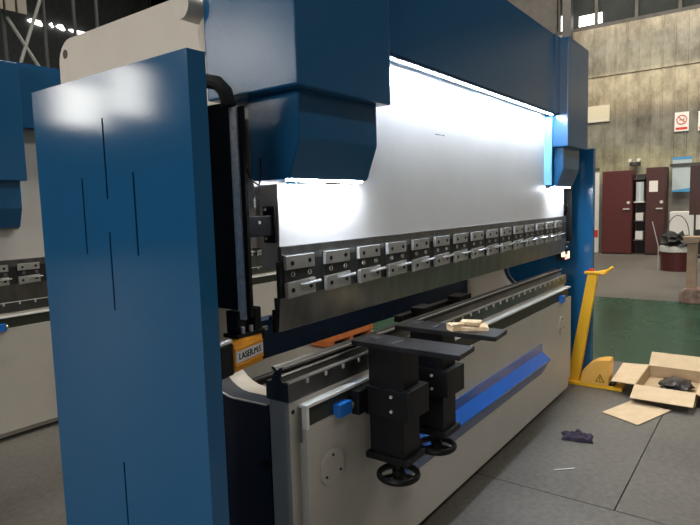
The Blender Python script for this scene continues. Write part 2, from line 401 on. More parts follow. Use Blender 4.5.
# ================================================================== PRESS BRAKE
def press_brake(label, ram_dz=0.0):
    R = empty('press_brake', (2.92, 1.6, 0))
    tag(R, label, 'press brake')
    def pt(mbx, name, mts, parent=None, smooth=False):
        o = mbx.build(name, mts, smooth=smooth)
        if parent is None: part(o, R)
        else: o.parent = parent; o.matrix_parent_inverse = Matrix.Identity(4)
        return o
    # C frames (YZ outline with throat)
    def cpoly(zb, zt, yr, yf_up=1.405, rear_round=True):
        p = [(1.37, zb), (1.37, .82)]
        cy, cz, r = 1.56, .98, .165      # throat floor and its round back corner
        p += [(cy + r * math.sin(a), cz - r * math.cos(a)) for a in [PI / 2 * k / 8 for k in range(9)]]
        p += [(cy + r, 1.20)]
        p += [(1.56 + .165 * math.cos(a), 1.20 + .165 * math.sin(a)) for a in [PI / 2 * k / 6 for k in range(1, 7)]]
        p += [(yf_up, 1.365), (yf_up, zt)]
        c2, q = .10, 6
        p += [(yr - c2 + c2 * math.sin(PI / 2 * k / q), zt - c2 + c2 * math.cos(PI / 2 * k / q)) for k in range(q + 1)]
        p += [(yr, zb)]
        return p
    def lower(zt):
        p = [(1.385, .02), (1.385, .82)]
        cy, cz, r = 1.56, .98, .165
        p += [(cy + r * math.sin(a), cz - r * math.cos(a)) for a in [PI / 2 * k / 8 for k in range(9)]]
        p += [(cy + r, zt), (2.60, zt), (2.60, .02)]
        return p
    for s in (-1, 1):
        def X(a, b): return (a, b) if s < 0 else (2 * 2.92 - b, 2 * 2.92 - a)
        f = MB(); x0, x1 = X(1.45, 1.53); f.prism(cpoly(.02, 2.26, 2.60), 'x', x0, x1, bev=0)
        fo = pt(f, 'side_frame', CREAM, smooth=True)
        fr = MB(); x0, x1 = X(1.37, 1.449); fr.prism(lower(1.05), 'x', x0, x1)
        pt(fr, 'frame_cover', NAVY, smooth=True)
        up = MB(); x0, x1 = X(1.37, 1.449)
        zt = 2.26; p = [(1.725, 1.05), (1.725, 1.20)] + [(1.56 + .165 * math.cos(a), 1.20 + .165 * math.sin(a)) for a in [PI / 2 * k / 6 for k in range(1, 7)]] + [(1.405, 1.365), (1.405, zt)]
        p += [(2.50 + .1 * math.sin(PI / 2 * k / 6), zt - .1 + .1 * math.cos(PI / 2 * k / 6)) for k in range(7)] + [(2.60, 1.05)]
        up.prism(p, 'x', x0, x1)
        uo = pt(up, 'frame_plate', CREAM, smooth=True)
        h = MB(); xo = x0 - .0008 if s < 0 else x1 + .0008
        h.cyl((xo, 2.545, 2.20), (xo + (.01 if s < 0 else -.01), 2.545, 2.20), .020, seg=24)
        pt(h, 'lifting_hole', mat('hole_dark', (.08, .07, .05), .6) if 'hole_dark' not in bpy.data.materials else bpy.data.materials['hole_dark'])
        # rivets / small hole on lower cover
        xs_ = x0 if s < 0 else x1
        h = MB(); h.tube([(xs_, 1.39, .82)] + [(xs_, 1.56 + .165 * math.sin(a_), .98 - .165 * math.cos(a_)) for a_ in [PI / 2 * k / 10 for k in range(11)]] + [(xs_, 1.725, 1.04)], .0035, 6); pt(h, 'edge_trim', STEEL, smooth=True)  # bright tube added to draw the highlight along the throat edge
        h = MB(); h.cyl((x0 - .004, 1.41, .60), (x0 + .002, 1.41, .60), .020, seg=20); pt(h, 'cover_plug', BLACK)
        # outer blue side panels with ventilation slots
        q = MB()
        if s < 0:
            sl = [(1.550, 1.558, 1.538, 1.768), (1.682, 1.690, 1.375, 1.605), (1.416, 1.424, 1.378, 1.608), (1.552, 1.560, 1.212, 1.443), (1.562, 1.570, .51, .743), (1.685, 1.693, .17, .42), (1.684, 1.692, .90, 1.13), (1.42, 1.428, .90, 1.13)]
            sl = [h_ for h_ in sl if h_[3] > 1.2 or h_[3] < .8]
            q.platex(.93, .986, 1.164, 1.955, .02, 1.893, sl, .03)
        else:
            q.box(4.858, 4.912, 1.164, 1.955, .02, 1.893, .004)
        pt(q, 'side_panel', BLUE)
        for (ya, yb, za, zb) in ((1.90, 1.94, .3, .36), (1.90, 1.94, 1.6, 1.66)) + (() if s < 0 else ((1.42, 1.45, 1.235, 1.265),)):
            b = MB(); x0, x1 = X(.987, 1.368); b.box(x0, x1, ya, yb, za, zb); pt(b, 'panel_bracket', NAVY)
        # cylinder cover box
        xa, xb = (1.297, 1.811) if s < 0 else (4.035, 4.545)
        c = MB(); c.box(xa, xb, 1.134, 1.53, 1.857, 2.575, .006)
        pt(c, 'cylinder_cover', BLUEB)
        # lower cylinder nose with chamfered front
        xa, xb = (1.352, 1.783) if s < 0 else (4.095, 4.49)
        c = MB(); c.prism([(1.18, 1.712), (1.228, 1.589), (1.40, 1.589), (1.40, 2.1), (1.18, 2.1)], 'x', xa, xb, bev=.003)
        pt(c, 'cylinder_nose', BLUEB)
        # led strip under the nose
        l = MB(); l.box(xa + .02, xb - .02, 1.238, 1.262, 1.583, 1.5885); pt(l, 'work_lamp', LED2)
    # top beam
    b = MB(); b.prism([(1.197, 2.073), (1.197, 2.575), (1.30, 2.575), (1.30, 2.62), (1.36, 2.62), (1.36, 2.3), (1.283, 2.3), (1.283, 2.073)], 'x', 1.812, 4.034, bev=.003)
    pt(b, 'top_beam', BLUEB)
    b = MB(); b.box(3.93, 4.0335, 1.190, 1.197, 2.073, 2.575); 
    pt(b, 'beam_joint_cover', BLUE)
    l = MB(); l.box(1.83, 4.02, 1.205, 1.240, 2.066, 2.0725); st = pt(l, 'light_strip', LEDOFF)
    l = MB(); l.box(1.84, 1.858, 1.219, 1.228, 2.064, 2.0659)
    row(pt(l, 'led', LED), [((4.0 - 1.84) * i / 52, 0, 0) for i in range(1, 52)])
    # hydraulic pipe on the left cylinder
    t = MB(); t.tube([(1.25, 1.585, 2.165), (1.30, 1.585, 2.165), (1.369, 1.585, 2.165)], .042, 24); t.tube([(1.368, 1.56, 2.12), (1.33, 1.56, 2.12), (1.32, 1.555, 2.09), (1.32, 1.545, 2.02)], .022, 14)
    pt(t, 'hydraulic_pipe', CREAM, smooth=True)
    # pale valve block beside the left frame
    t = MB(); t.box(1.325, 1.3685, 1.425, 1.50, 1.60, 1.80, .012); pt(t, 'valve_block', CREAM)
    # cross member behind
    t = MB(); t.box(1.535, 4.305, 2.0, 2.08, .758, .95, .004); pt(t, 'rear_cross_beam', NAVYB)
    t = MB(); t.box(2.9, 3.9, 1.78, 1.83, .79, .83, .005); t.box(3.05, 3.2, 1.70, 1.80, .80, .86, .005); t.box(3.55, 3.7, 1.70, 1.80, .80, .86, .005)
    t.cyl((1.54, 1.9, .70), (4.30, 1.9, .70), .022)
    pt(t, 'back_gauge', BLACK)
    # ram
    z = ram_dz
    r = MB(); r.prism([(1.36, 1.30 + z), (4.49, 1.30 + z), (4.49, 1.575 + z), (4.05, 1.575 + z), (4.05, 2.30), (1.80, 2.30), (1.80, 1.575 + z), (1.36, 1.575 + z)], 'y', 1.289, 1.373)
    ram = pt(r, 'ram', RAMP)
    r = MB(); r.cyl((1.58, 1.331, 1.57 + z), (1.58, 1.331, 1.60), .05); r.cyl((4.29, 1.331, 1.57 + z), (4.29, 1.331, 1.60), .05); pt(r, 'cylinder_rod', CHROME, smooth=True)
    r = MB(); r.box(2.44, 2.50, 1.2875, 1.289, 1.818, 1.821); r.box(2.515, 2.53, 1.2875, 1.289, 1.818, 1.8225); pt(r, 'ram_marking', INK)
    # upper tool rail
    r = MB(); r.box(1.347, 4.50, 1.272, 1.2885, 1.325 + z, 1.3735 + z, .002); pt(r, 'tool_rail', PUNCH)
    r = MB(); r.box(1.338, 4.50, 1.272, 1.2885, 1.207 + z, 1.3245 + z); pt(r, 'clamp_backing', DARKST)
    # punch
    r = MB(); r.prism([(1.272, 1.2065 + z), (1.284, 1.097 + z), (1.292, 1.093 + z), (1.296, 1.097 + z), (1.300, 1.2065 + z)], 'x', 1.335, 4.50)
    pt(r, 'punch', PUNCH)
    r = MB(); r.box(1.322, 1.337, 1.285, 1.30, 1.095 + z, 1.17 + z, .002); r.box(1.305, 1.322, 1.288, 1.297, 1.140 + z, 1.152 + z); pt(r, 'rail_end_stop', BLACK)
    for (a_, b_) in ((1.8105, 1.8115), (4.0345, 4.0349)):  # pale blue strips added to show the cyan glow beside the ram
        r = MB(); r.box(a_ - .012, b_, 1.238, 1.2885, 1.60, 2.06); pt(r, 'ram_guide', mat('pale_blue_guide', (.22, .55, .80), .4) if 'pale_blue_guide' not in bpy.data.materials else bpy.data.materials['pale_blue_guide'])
    # clamps
    for i in range(15):
        x = 1.351 + i * .2025
        c = MB(); c.box(x + .003, x + .139, 1.2675, 1.2719, 1.207 + z, 1.345 + z)
        co = pt(c, 'clamp', DARKST)
        c = MB(); c.box(x, x + .142, 1.254, 1.2672, 1.298 + z, 1.343 + z, .002); pt(c, 'clamp_plate', PLATE)
        c = MB(); c.prism([(x, 1.204 + z), (x + .142, 1.209 + z), (x + .142, 1.262 + z), (x, 1.256 + z)], 'y', 1.252, 1.2672, bev=.002); pt(c, 'clamp_plate', PLATE)
        for (bx, bz) in ((.028, 1.318), (.115, 1.321), (.026, 1.230), (.115, 1.235)):
            c = MB(); yy = 1.254 if bz > 1.28 else 1.252
            c.cyl((x + bx, yy - .002, bz + z), (x + bx, yy, bz + z), .0078, seg=10); pt(c, 'bolt', BLACK)
        c = MB(); c.tube([(x + .066, 1.250, 1.244 + z), (x + .076, 1.242, 1.244 + z), (x + .15, 1.238, 1.249 + z)], [.003, .004, .006], 8); pt(c, 'clamp_lever', CHROME, smooth=True)
        for dx in (.04, .125):
            c = MB(); c.torus((x + dx, 1.264, 1.280 + z), .008, .0022, 14, 6, Matrix.Rotation(PI / 2, 4, 'X')); pt(c, 'spring_ring', CHROME, smooth=True)
    # table (bed)
    t = MB(); t.box(1.36, 4.48, 1.277, 1.368, .02, .852, .002); pt(t, 'bed_plate', GREYP)
    t = MB(); t.cyl((1.378, 1.2755, .815), (1.378, 1.278, .815), .008, seg=12); pt(t, 'bed_screw', INK)
    # front apron: sheet plus side return
    t = MB()
    t.prism([(1.405, .06), (4.47, .05), (4.50, .11), (4.54, .11), (4.54, .752), (1.405, .752)], 'y', 1.243, 1.262)
    t.box(1.405, 4.46, 1.2625, 1.276, .07, .70)
    ap = pt(t, 'front_apron', GREYP)
    t = MB(); t.box(1.405, 4.52, 1.240, 1.276, .823, .834, .0015); t.box(1.405, 1.418, 1.240, 1.262, .75, .823)
    pt(t, 'linear_rail', mat('polished_rail', (.85, .85, .82), .25, metal=.1) if 'polished_rail' not in bpy.data.materials else bpy.data.materials['polished_rail'])
    t = MB(); t.box(1.419, 4.51, 1.255, 1.2765, .7525, .8225); pt(t, 'rail_slot', mat('slot_dark', (.035, .04, .03), .5) if 'slot_dark' not in bpy.data.materials else bpy.data.materials['slot_dark'])
    for x in (1.585, 4.27):
        t = MB(); t.box(x - .02, x + .055, 1.222, 1.2545, .742, .79, .002); e = pt(t, 'rail_end_block', BLUE2)
        t = MB(); t.cyl((x + .055, 1.238, .766), (x + .066, 1.238, .766), .017, seg=20); pt(t, 'end_cap', mat('brass_cap', (.45, .42, .2), .3, metal=.6) if 'brass_cap' not in bpy.data.materials else bpy.data.materials['brass_cap'])
    # blue ridge moulding along the apron
    t = MB(); t.prism([(1.2425, .524), (1.2425, .315), (1.181, .420), (1.181, .428), (1.237, .472), (1.237, .524)], 'x', 1.98, 3.84)
    pt(t, 'apron_moulding', mat('moulding_blue', (.014, .10, .40), .22) if 'moulding_blue' not in bpy.data.materials else bpy.data.materials['moulding_blue'])
    for x in (1.535, 4.29):
        t = MB(); t.cyl((x, 1.236, .571), (x, 1.243, .571), .067, seg=40, bev=.002); pt(t, 'round_cover', GREYP, smooth=True)
        for a in (90, 210, 330):
            t = MB(); t.cyl((x + .046 * math.cos(math.radians(a)), 1.233, .571 + .046 * math.sin(math.radians(a))), (x + .046 * math.cos(math.radians(a)), 1.2365, .571 + .046 * math.sin(math.radians(a))), .005, seg=10); pt(t, 'cover_screw', INK)
    # die holder and V die
    t = MB(); t.prism([(1.375, .8525), (1.272, .8525), (1.272, .915), (1.290, .921), (1.300, .918), (1.310, .938), (1.34, .938), (1.35, .918), (1.375, .915)], 'x', 1.355, 4.485)
    pt(t, 'die_holder', [DIE])
    t = MB(); t.box(1.360, 4.485, 1.2735, 1.289, .9155, .9215, .001); pt(t, 'holder_strip', STEEL)  # light strip puts the highlight on the holder's front edge into colour
    t = MB(); t.prism([(1.300, .9385), (1.345, .9385), (1.334, .950), (1.349, .962), (1.342, .969), (1.332, .966), (1.322, .956), (1.312, .966), (1.302, .969), (1.294, .962), (1.311, .950)], 'x', 1.357, 4.485)
    pt(t, 'v_die', [DIE])
    t = MB(); t.box(1.36, 4.485, 1.2955, 1.303, .9665, .9695); pt(t, 'die_edge', STEEL)  # pale strip drawn in as the highlight along the die's top edge
    t = MB(); x = 1.45; t.box(x - .006, x + .006, 1.267, 1.2725, .898, .9145, .002)
    row(pt(t, 'holder_screw', STEEL), [(i * .102, 0, 0) for i in range(1, 30)])
    t = MB(); t.box(4.486, 4.50, 1.27, 1.36, .86, .925); pt(t, 'die_end_cap', mat('wood_end', (.35, .2, .09), .6) if 'wood_end' not in bpy.data.materials else bpy.data.materials['wood_end'])
    # scale bar and guide at both ends
    for s in (-1, 1):
        def XX(v): return v if s < 0 else 5.84 - v
        def bx(t, a, b, *r): t.box(min(XX(a), XX(b)), max(XX(a), XX(b)), *r)
        t = MB(); bx(t, 1.20, 1.212, 1.268, 1.284, 1.17, 1.80); bx(t, 1.19, 1.212, 1.3215, 1.425, 1.19, 1.815); bx(t, 1.205, 1.212, 1.283, 1.322, 1.17, 1.80)
        gd = pt(t, 'guide_column', BLACK)
        t = MB(); bx(t, 1.198, 1.2045, 1.290, 1.321, 1.16, 1.80); pt(t, 'position_scale', SCALEM)
        t = MB(); bx(t, 1.216, 1.345, 1.300, 1.312, 1.41, 1.475, .003); bx(t, 1.343, 1.3588, 1.292, 1.345, 1.385, 1.505, .006); pt(t, 'ram_bracket', BLACK)
        for (p_, q_) in (((1.3375, 1.325, 1.495), (1.334, 1.325, 1.495)), ((1.3375, 1.325, 1.40), (1.334, 1.325, 1.40)), ((1.27, 1.2875, 1.455), (1.27, 1.284, 1.455))):
            t = MB(); t.cyl((XX(p_[0]), *p_[1:]), (XX(q_[0]), *q_[1:]), .005, seg=8); pt(t, 'bracket_screw', STEEL)
    return R, pt

PB, pt = press_brake('large blue and cream press brake in the foreground with lit ram and black support arms')

# cable and optical guard: belongs to the front machine
t = MB()
pth = [(1.13, 1.47, 1.60), (1.13, 1.47, 1.78), (1.135, 1.455, 1.84), (1.15, 1.43, 1.875), (1.17, 1.39, 1.885), (1.19, 1.355, 1.875), (1.20, 1.335, 1.85), (1.205, 1.325, 1.805)]
t.tube(pth, .022, 10)
pt(t, 'cable_hose', RUBBER, smooth=True)
t = MB(); t.tube([(1.24, 1.30, 1.62), (1.26, 1.30, 1.585), (1.29, 1.30, 1.57), (1.32, 1.32, 1.60), (1.33, 1.33, 1.66)], .003, 6); pt(t, 'thin_cable', RUBBER, smooth=True)
t = MB(); t.box(1.236, 1.243, 1.27, 1.29, 1.50, 1.53); pt(t, 'scale_tag', WHITEP)
def guard(sx):
    """laser guard housing; x runs towards the tool"""
    def X(v): return v if sx < 0 else 5.84 - v
    def B(t, a, b, *r): t.box(min(X(a), X(b)), max(X(a), X(b)), *r)
    t = MB(); B(t, 1.185, 1.225, 1.315, 1.365, 1.1165, 1.185, .004); B(t, 1.245, 1.275, 1.30, 1.345, 1.1165, 1.19, .004); B(t, 1.17, 1.29, 1.30, 1.365, 1.104, 1.116, .003)
    pt(t, 'guard_bracket', BLACK)
    for (q1, q2) in ((1.20, 1.308), (1.235, 1.308)):
        t = MB(); t.cyl((X(q1), q2, 1.1165), (X(q1), q2, 1.136), .007); pt(t, 'bracket_screw', CHROME)
guard(-1); guard(1)
# housing, turned a little as in the photo
a = math.radians(12); RM = Matrix.Translation((1.225, 1.325, 1.058)) @ Matrix.Rotation(a, 4, 'Z')
def house(prof, x0, x1, name, mt, bev=0):
    t = MB(); t.prism(prof, 'x', x0, x1, bev=bev); bmesh.ops.transform(t.bm, matrix=RM, verts=t.bm.verts[:]); return pt(t, name, mt)
house([(-.030, -.045), (-.034, -.015), (-.034, .015), (-.030, .045), (.03, .045), (.03, -.045)], -.108, .050, 'laser_housing', ORANGE, .003)
house([(-.036, -.017), (-.036, .017), (-.0341, .017), (-.0341, -.017)], -.10, .044, 'housing_label', LABEL)
house([(-.036, .022), (-.036, .026), (-.0335, .026), (-.0335, .022)], -.104, .046, 'housing_rib', ORANGE)
house([(-.036, -.028), (-.036, -.022), (-.0335, -.022), (-.0335, -.028)], -.104, .046, 'housing_rib', ORANGE)
house([(-.033, -.047), (-.033, .047), (.033, .047), (.033, -.047)], -.17, -.109, 'housing_end', BLACK, .003)
house([(-.033, -.043), (-.033, .047), (.033, .047), (.033, -.043)], .0505, .062, 'housing_end', BLACK, .003)
for (a_, b_, r_) in ((-.17, -.109, .009), (.062, .09, .008)):
    t = MB(); t.cyl((a_, -.022, .052), (b_, -.022, .052), r_); bmesh.ops.transform(t.bm, matrix=RM, verts=t.bm.verts[:]); pt(t, 'guide_rod', CHROME, smooth=True)
TM = RM @ Matrix.Translation((-.028, -.0366, 0)) @ Matrix.Rotation(PI / 2, 4, 'X')
text_mesh('label_text', 'LASER.M.S', .027, INK, TM, PB)
# far laser receiver: lens and lamp glow
t = MB(); t.box(4.50, 4.66, 1.285, 1.345, 1.03, 1.09, .004); pt(t, 'laser_receiver', BLACK)
t = MB(); t.box(4.52, 4.575, 1.279, 1.2848, 1.038, 1.075, .001); pt(t, 'receiver_lens', LASERG)
t = MB(); t.box(4.59, 4.62, 1.279, 1.2848, 1.04, 1.095, .001); pt(t, 'receiver_lamp', LAMPY)
t = MB(); t.cyl((4.49, 1.30, 1.08), (4.50, 1.285, 1.08), .022); pt(t, 'receiver_lamp', LAMPY)

# ---- second press brake behind, ram further down
def copy_tree(o, parent=None):
    c = o.copy(); col.objects.link(c); c.parent = parent
    if parent is not None: c.matrix_parent_inverse = o.matrix_parent_inverse.copy()
    for ch in list(o.children): copy_tree(ch, c)
    return c
PB2 = copy_tree(PB)
PB2.location = (2.92 - .0, 1.6 + 2.82, 0)
PB2['label'] = 'second blue and cream press brake standing behind the first at left edge, unlit'
for ch in list(PB2.children):
    b = ch.name.split('.')[0]
    if b in ('ram', 'tool_rail', 'clamp_backing', 'punch', 'rail_end_stop', 'clamp', 'clamp_plate', 'bolt', 'clamp_lever', 'spring_ring', 'cylinder_nose', 'ram_bracket', 'ram_marking', 'laser_housing', 'housing_label', 'housing_rib', 'housing_end', 'guide_rod', 'label_text', 'guard_bracket', 'bracket_screw'):
        ch.location.z -= .17
    if b == 'cylinder_cover':
        ch.data = ch.data.copy()
        for v in ch.data.vertices:
            v.co.z -= .136 if v.co.z < 2.2 else .10
    if b in ('top_beam', 'beam_joint_cover'):
        ch.data = ch.data.copy()
        for v in ch.data.vertices:
            if v.co.z > 2.4: v.co.z -= .10
    if b in ('led', 'work_lamp'):
        ch.data = ch.data.copy(); ch.data.materials.clear(); ch.data.materials.append(LEDOFF)
    if b in ('side_panel', 'laser_housing', 'housing_label', 'housing_rib', 'housing_end', 'guide_rod', 'label_text', 'cable_hose', 'receiver_lens', 'receiver_lamp', 'laser_receiver', 'thin_cable', 'scale_tag', 'guard_bracket', 'panel_bracket'):
        bpy.data.objects.remove(ch)

# ================================================================== SUPPORT ARMS
def support_arm(x, label):
    R = empty('sheet_support_arm', (x, 1.24, 0)); tag(R, label, 'support arm', 'sheet support arms on the front rail')
    def P(t, n, mt, sm=False, par=None): o = t.build(n, mt, smooth=sm); part(o, R); return o
    # bar with a milled slot
    t = MB(); t.prism([(x - .02, 1.275), (x - .02, .828), (x + .125, .838), (x + .125, 1.275)], 'z', .972, .990, bev=.0015); P(t, 'top_bar', BLACKB)
    t = MB(); t.box(x + .01, x + .075, 1.10, 1.125, .9895, .9912); P(t, 'bar_slot', INK)
    t = MB(); t.box(x + .04, x + .10, 1.20, 1.222, .9895, .9912); P(t, 'bar_slot', INK)
    t = MB(); t.box(x, x + .112, 1.06, 1.212, .80, .9715, .002); P(t, 'riser_block', BLACK)
    t = MB()
    for (a, b, c, d) in ((x - .02, x, 1.03, 1.218), (x + .112, x + .135, 1.03, 1.218), (x, x + .112, 1.03, 1.058)): t.box(a, b, c, d, .715, .825, .002)
    t.box(x - .02, x + .135, 1.2185, 1.238, .72, .82, .002)
    P(t, 'collar', BLACK)
    t = MB(); t.box(x - .078, x - .0205, 1.205, 1.239, .728, .818, .003); P(t, 'clamp_jaw', BLACK)
    t = MB(); t.box(x, x + .112, 1.06, 1.212, .565, .7995, .002); P(t, 'body', BLACK)
    t = MB(); t.box(x - .015, x + .125, 1.045, 1.225, .54, .5645, .002); P(t, 'base_plate', BLACK)
    for (yy, zz) in ((1.10, .80), (1.10, .745)):
        t = MB(); t.cyl((x - .026, yy, zz), (x - .02, yy, zz), .006, seg=10); P(t, 'collar_screw', STEEL)
    t = MB(); t.cyl((x + .050, 1.12, .47), (x + .050, 1.12, .54), .016); t.cyl((x + .050, 1.12, .455), (x + .050, 1.12, .495), .024); P(t, 'spindle', BLACK, True)
    t = MB(); c = Vector((x + .050, 1.12, .474)); t.torus(c, .074, .0135)
    for k in range(3):
        a = k * 2 * PI / 3 + .55; t.tube([c + Vector((.02 * math.cos(a), .02 * math.sin(a), 0)), c + Vector((.074 * math.cos(a), .074 * math.sin(a), 0))], .0085, 8)
    P(t, 'handwheel', BLACK, True)
    return R
support_arm(1.735, 'black sheet support arm with handwheel, nearer of the pair on the apron rail')
support_arm(2.045, 'black sheet support arm with handwheel, farther of the pair, wood scraps on top')

# wood scraps on the far bar
def lump(name, cx, cy, z, sx, sy, h, rot, label, group=None, mt=WOODP):
    t = MB(); t.box(-sx / 2, sx / 2, -sy / 2, sy / 2, 0, h, h * .25)
    for v in t.bm.verts: v.co += Vector((random.uniform(-1, 1) * sx * .06, random.uniform(-1, 1) * sy * .06, (random.uniform(0, 1) * h * .3 if v.co.z > h / 2 else 0)))
    bmesh.ops.transform(t.bm, matrix=Matrix.Rotation(rot, 4, 'Z'), verts=t.bm.verts[:])
    o = t.build(name, mt); o.location = (cx, cy, z); tag(o, label, 'wood scrap', group); return o
lump('wood_scrap', 2.115, .955, .9905, .085, .10, .015, .5, 'flat pale wood scrap at the bottom of the little pile on the farther support arm', 'wood scraps on the arm')
lump('wood_scrap', 2.065, 1.01, .9905, .055, .06, .024, 1.0, 'chunky pale wood scrap at left of the pile on the farther support arm', 'wood scraps on the arm')
lump('wood_scrap', 2.105, .965, 1.0115, .05, .075, .012, .2, 'small darker wood scrap lying on top of the pile on the farther support arm', 'wood scraps on the arm')

# ================================================================== FOOT PEDAL STAND
R = empty('pedal_stand', (4.78, 1.2, 0)); tag(R, 'yellow foot pedal stand with tall leaning pole and grab handle beside the press brake', 'foot pedal')
def P(t, n, mt, sm=False): o = t.build(n, mt, smooth=sm); part(o, R); return o
t = MB(); t.prism([(4.70, 1.345), (4.70, .90), (4.85, .90), (4.85, 1.345)], 'z', .002, .03, bev=.003); P(t, 'base_plate', YELLOW)
t = MB(); w = .036
lo = [(4.745, 1.325), (4.745, 1.235), (4.80, 1.235), (4.80, 1.325)]; hi = [(4.75, 1.175), (4.75, 1.10), (4.79, 1.10), (4.79, 1.175)]
for i in range(4): pass
vsl = [t.bm.verts.new((p[0], p[1], .031)) for p in lo]; vsh = [t.bm.verts.new((p[0], p[1], .905)) for p in hi]
t.bm.faces.new(vsl); t.bm.faces.new(vsh[::-1])
for i in range(4): t.bm.faces.new((vsl[i], vsl[(i + 1) % 4], vsh[(i + 1) % 4], vsh[i]))
bmesh.ops.recalc_face_normals(t.bm, faces=t.bm.faces[:]); bmesh.ops.bevel(t.bm, geom=t.bm.edges[:], offset=.004, segments=2, affect='EDGES')
P(t, 'pole', YELLOW)
t = MB(); t.box(4.74, 4.80, 1.10, 1.20, .906, .925, .004); t.tube([(4.77, 1.12, .915), (4.77, 1.07, .925), (4.77, 1.03, .935), (4.77, .99, .965)], .011, 10); t.torus((4.77, 1.07, .912), .032, .009, 24, 8)
P(t, 'grab_handle', YELLOW, True)
t = MB(); t.cyl((4.77, 1.15, .9255), (4.77, 1.15, .945), .02); P(t, 'stop_button', RED, True)
t = MB()
prof = [(1.205, .031), (1.205, .07)] + [(1.205 - .21 * (1 - math.cos(PI / 2 * k / 7)), .07 + .165 * math.sin(PI / 2 * k / 7)) for k in range(1, 8)] + [(.99, .20), (1.0, .031)]
t.prism(prof, 'x', 4.70, 4.845, bev=.003); P(t, 'pedal_cover', YELLOW2, True)
t = MB(); t.box(4.715, 4.835, .96, .998, .0315, .05); P(t, 'foot_pedal', BLACK)
t = MB(); t.prism([(1.095, .055), (1.025, .055), (1.06, .12)], 'x', 4.6975, 4.6992); tri = P(t, 'warning_triangle', INK)
t = MB(); t.prism([(1.086, .06), (1.034, .06), (1.06, .108)], 'x', 4.696, 4.6974); P(t, 'warning_symbol', YELLOW)
t = MB(); t.box(4.6945, 4.6959, 1.057, 1.063, .072, .095); t.box(4.6945, 4.6959, 1.057, 1.063, .063, .068); P(t, 'exclamation_mark', INK)

# ================================================================== CARTON, SHEET, RAG, STICK
R = empty('cardboard_box', (4.92, .6, 0)); tag(R, 'open cardboard box with four spread flaps on the grey floor beside the green lane', 'cardboard box')
def P(t, n, mt, sm=False): o = t.build(n, mt, smooth=sm); part(o, R); return o
x0, x1, y0, y1, h = 4.62, 5.235, .40, .797, .10; th = .005
t = MB(); t.box(x0, x1, y0, y1, .002, .007); t.box(x0, x0 + th, y0, y1, .007, h); t.box(x1 - th, x1, y0, y1, .007, h); t.box(x0 + th, x1 - th, y0, y0 + th, .007, h); t.box(x0 + th, x1 - th, y1 - th, y1, .007, h)
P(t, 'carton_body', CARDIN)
# flaps: front (towards -X), back (+X), left (+Y), right (-Y)
t = MB(); t.quadbox((x0, y0, h), (x0, y1, h), (x0 - .18, y1 + .0, h - .05), (x0 - .18, y0, h - .05), .004); P(t, 'flap', CARD)
t = MB(); t.quadbox((x1, y0, h), (x1, y1, h), (x1 + .125, y1, h + .086), (x1 + .125, y0, h + .086), .004); P(t, 'flap', CARD)
t = MB(); t.quadbox((x0, y1, h), (x1, y1, h), (x1 - .05, y1 + .19, h + .0), (x0 + .05, y1 + .175, h - .015), .004); P(t, 'flap', CARD)
t = MB(); t.quadbox((x0, y0, h), (x1, y0, h), (x1 - .02, y0 - .16, h - .085), (x0 + .02, y0 - .16, h - .085), .004); P(t, 'flap', CARD)
# crumpled black bags inside
def crumple(name, loc, s, mt, label=None, cat=None, sub=3, amp=.35):
    t = MB(); b = bmesh.new(); bmesh.ops.create_icosphere(b, subdivisions=sub, radius=1)
    from mathutils import noise
    for v in b.verts:
        n = noise.noise(v.co * 2.2 + Vector(loc)) + .5 * noise.noise(v.co * 5 + Vector(loc))
        v.co = v.co * (1 + amp * n); v.co = Vector((v.co.x * s[0], v.co.y * s[1], max(v.co.z, -.6) * s[2]))
    t._merge(b); o = t.build(name, mt, smooth=True); o.location = loc
    if label: tag(o, label, cat)
    return o
crumple('plastic_bag', (4.96, .57, .046), (.15, .11, .04), mat('black_bag', (.012, .012, .015), .35), 'crumpled black plastic bag lying inside the open cardboard box', 'bag')
t = MB(); t.quadbox((4.164, .922, .004), (4.04, .672, .004), (4.44, .53, .006), (4.50, .80, .008), .004)
o = t.build('cardboard_sheet', CARD); tag(o, 'flat torn cardboard sheet lying on the floor in front of the open box', 'cardboard')
# rag
t = MB(); b = bmesh.new(); bmesh.ops.create_grid(b, x_segments=26, y_segments=16, size=.5)
from mathutils import noise
for v in b.verts:
    x_, y_ = v.co.x, v.co.y
    edge = 1 + .25 * noise.noise(Vector((x_ * 3, y_ * 3, 1)))
    z_ = .010 + .035 * abs(noise.noise(Vector((x_ * 4, y_ * 5, 4)))) + .015 * max(0, .5 - abs(y_) * 1.6)
    v.co = Vector((x_ * .12 * edge, y_ * .17 * edge, z_ if max(abs(x_), abs(y_)) < .46 else .003))
t._merge(b); o = t.build('rag', CLOTH, smooth=True)
md = o.modifiers.new('solid', 'SOLIDIFY'); md.thickness = .003; md.offset = 1
o.location = (3.63, .945, 0); o.rotation_euler = (0, 0, .25); tag(o, 'crumpled purplish black rag lying on the grey floor', 'rag')
t = MB(); t.cyl((3.11, .935, .005), (3.19, .845, .005), .0035, seg=8); o = t.build('stick', WHITEP); tag(o, 'thin white stick lying on the floor near the rag', 'stick')

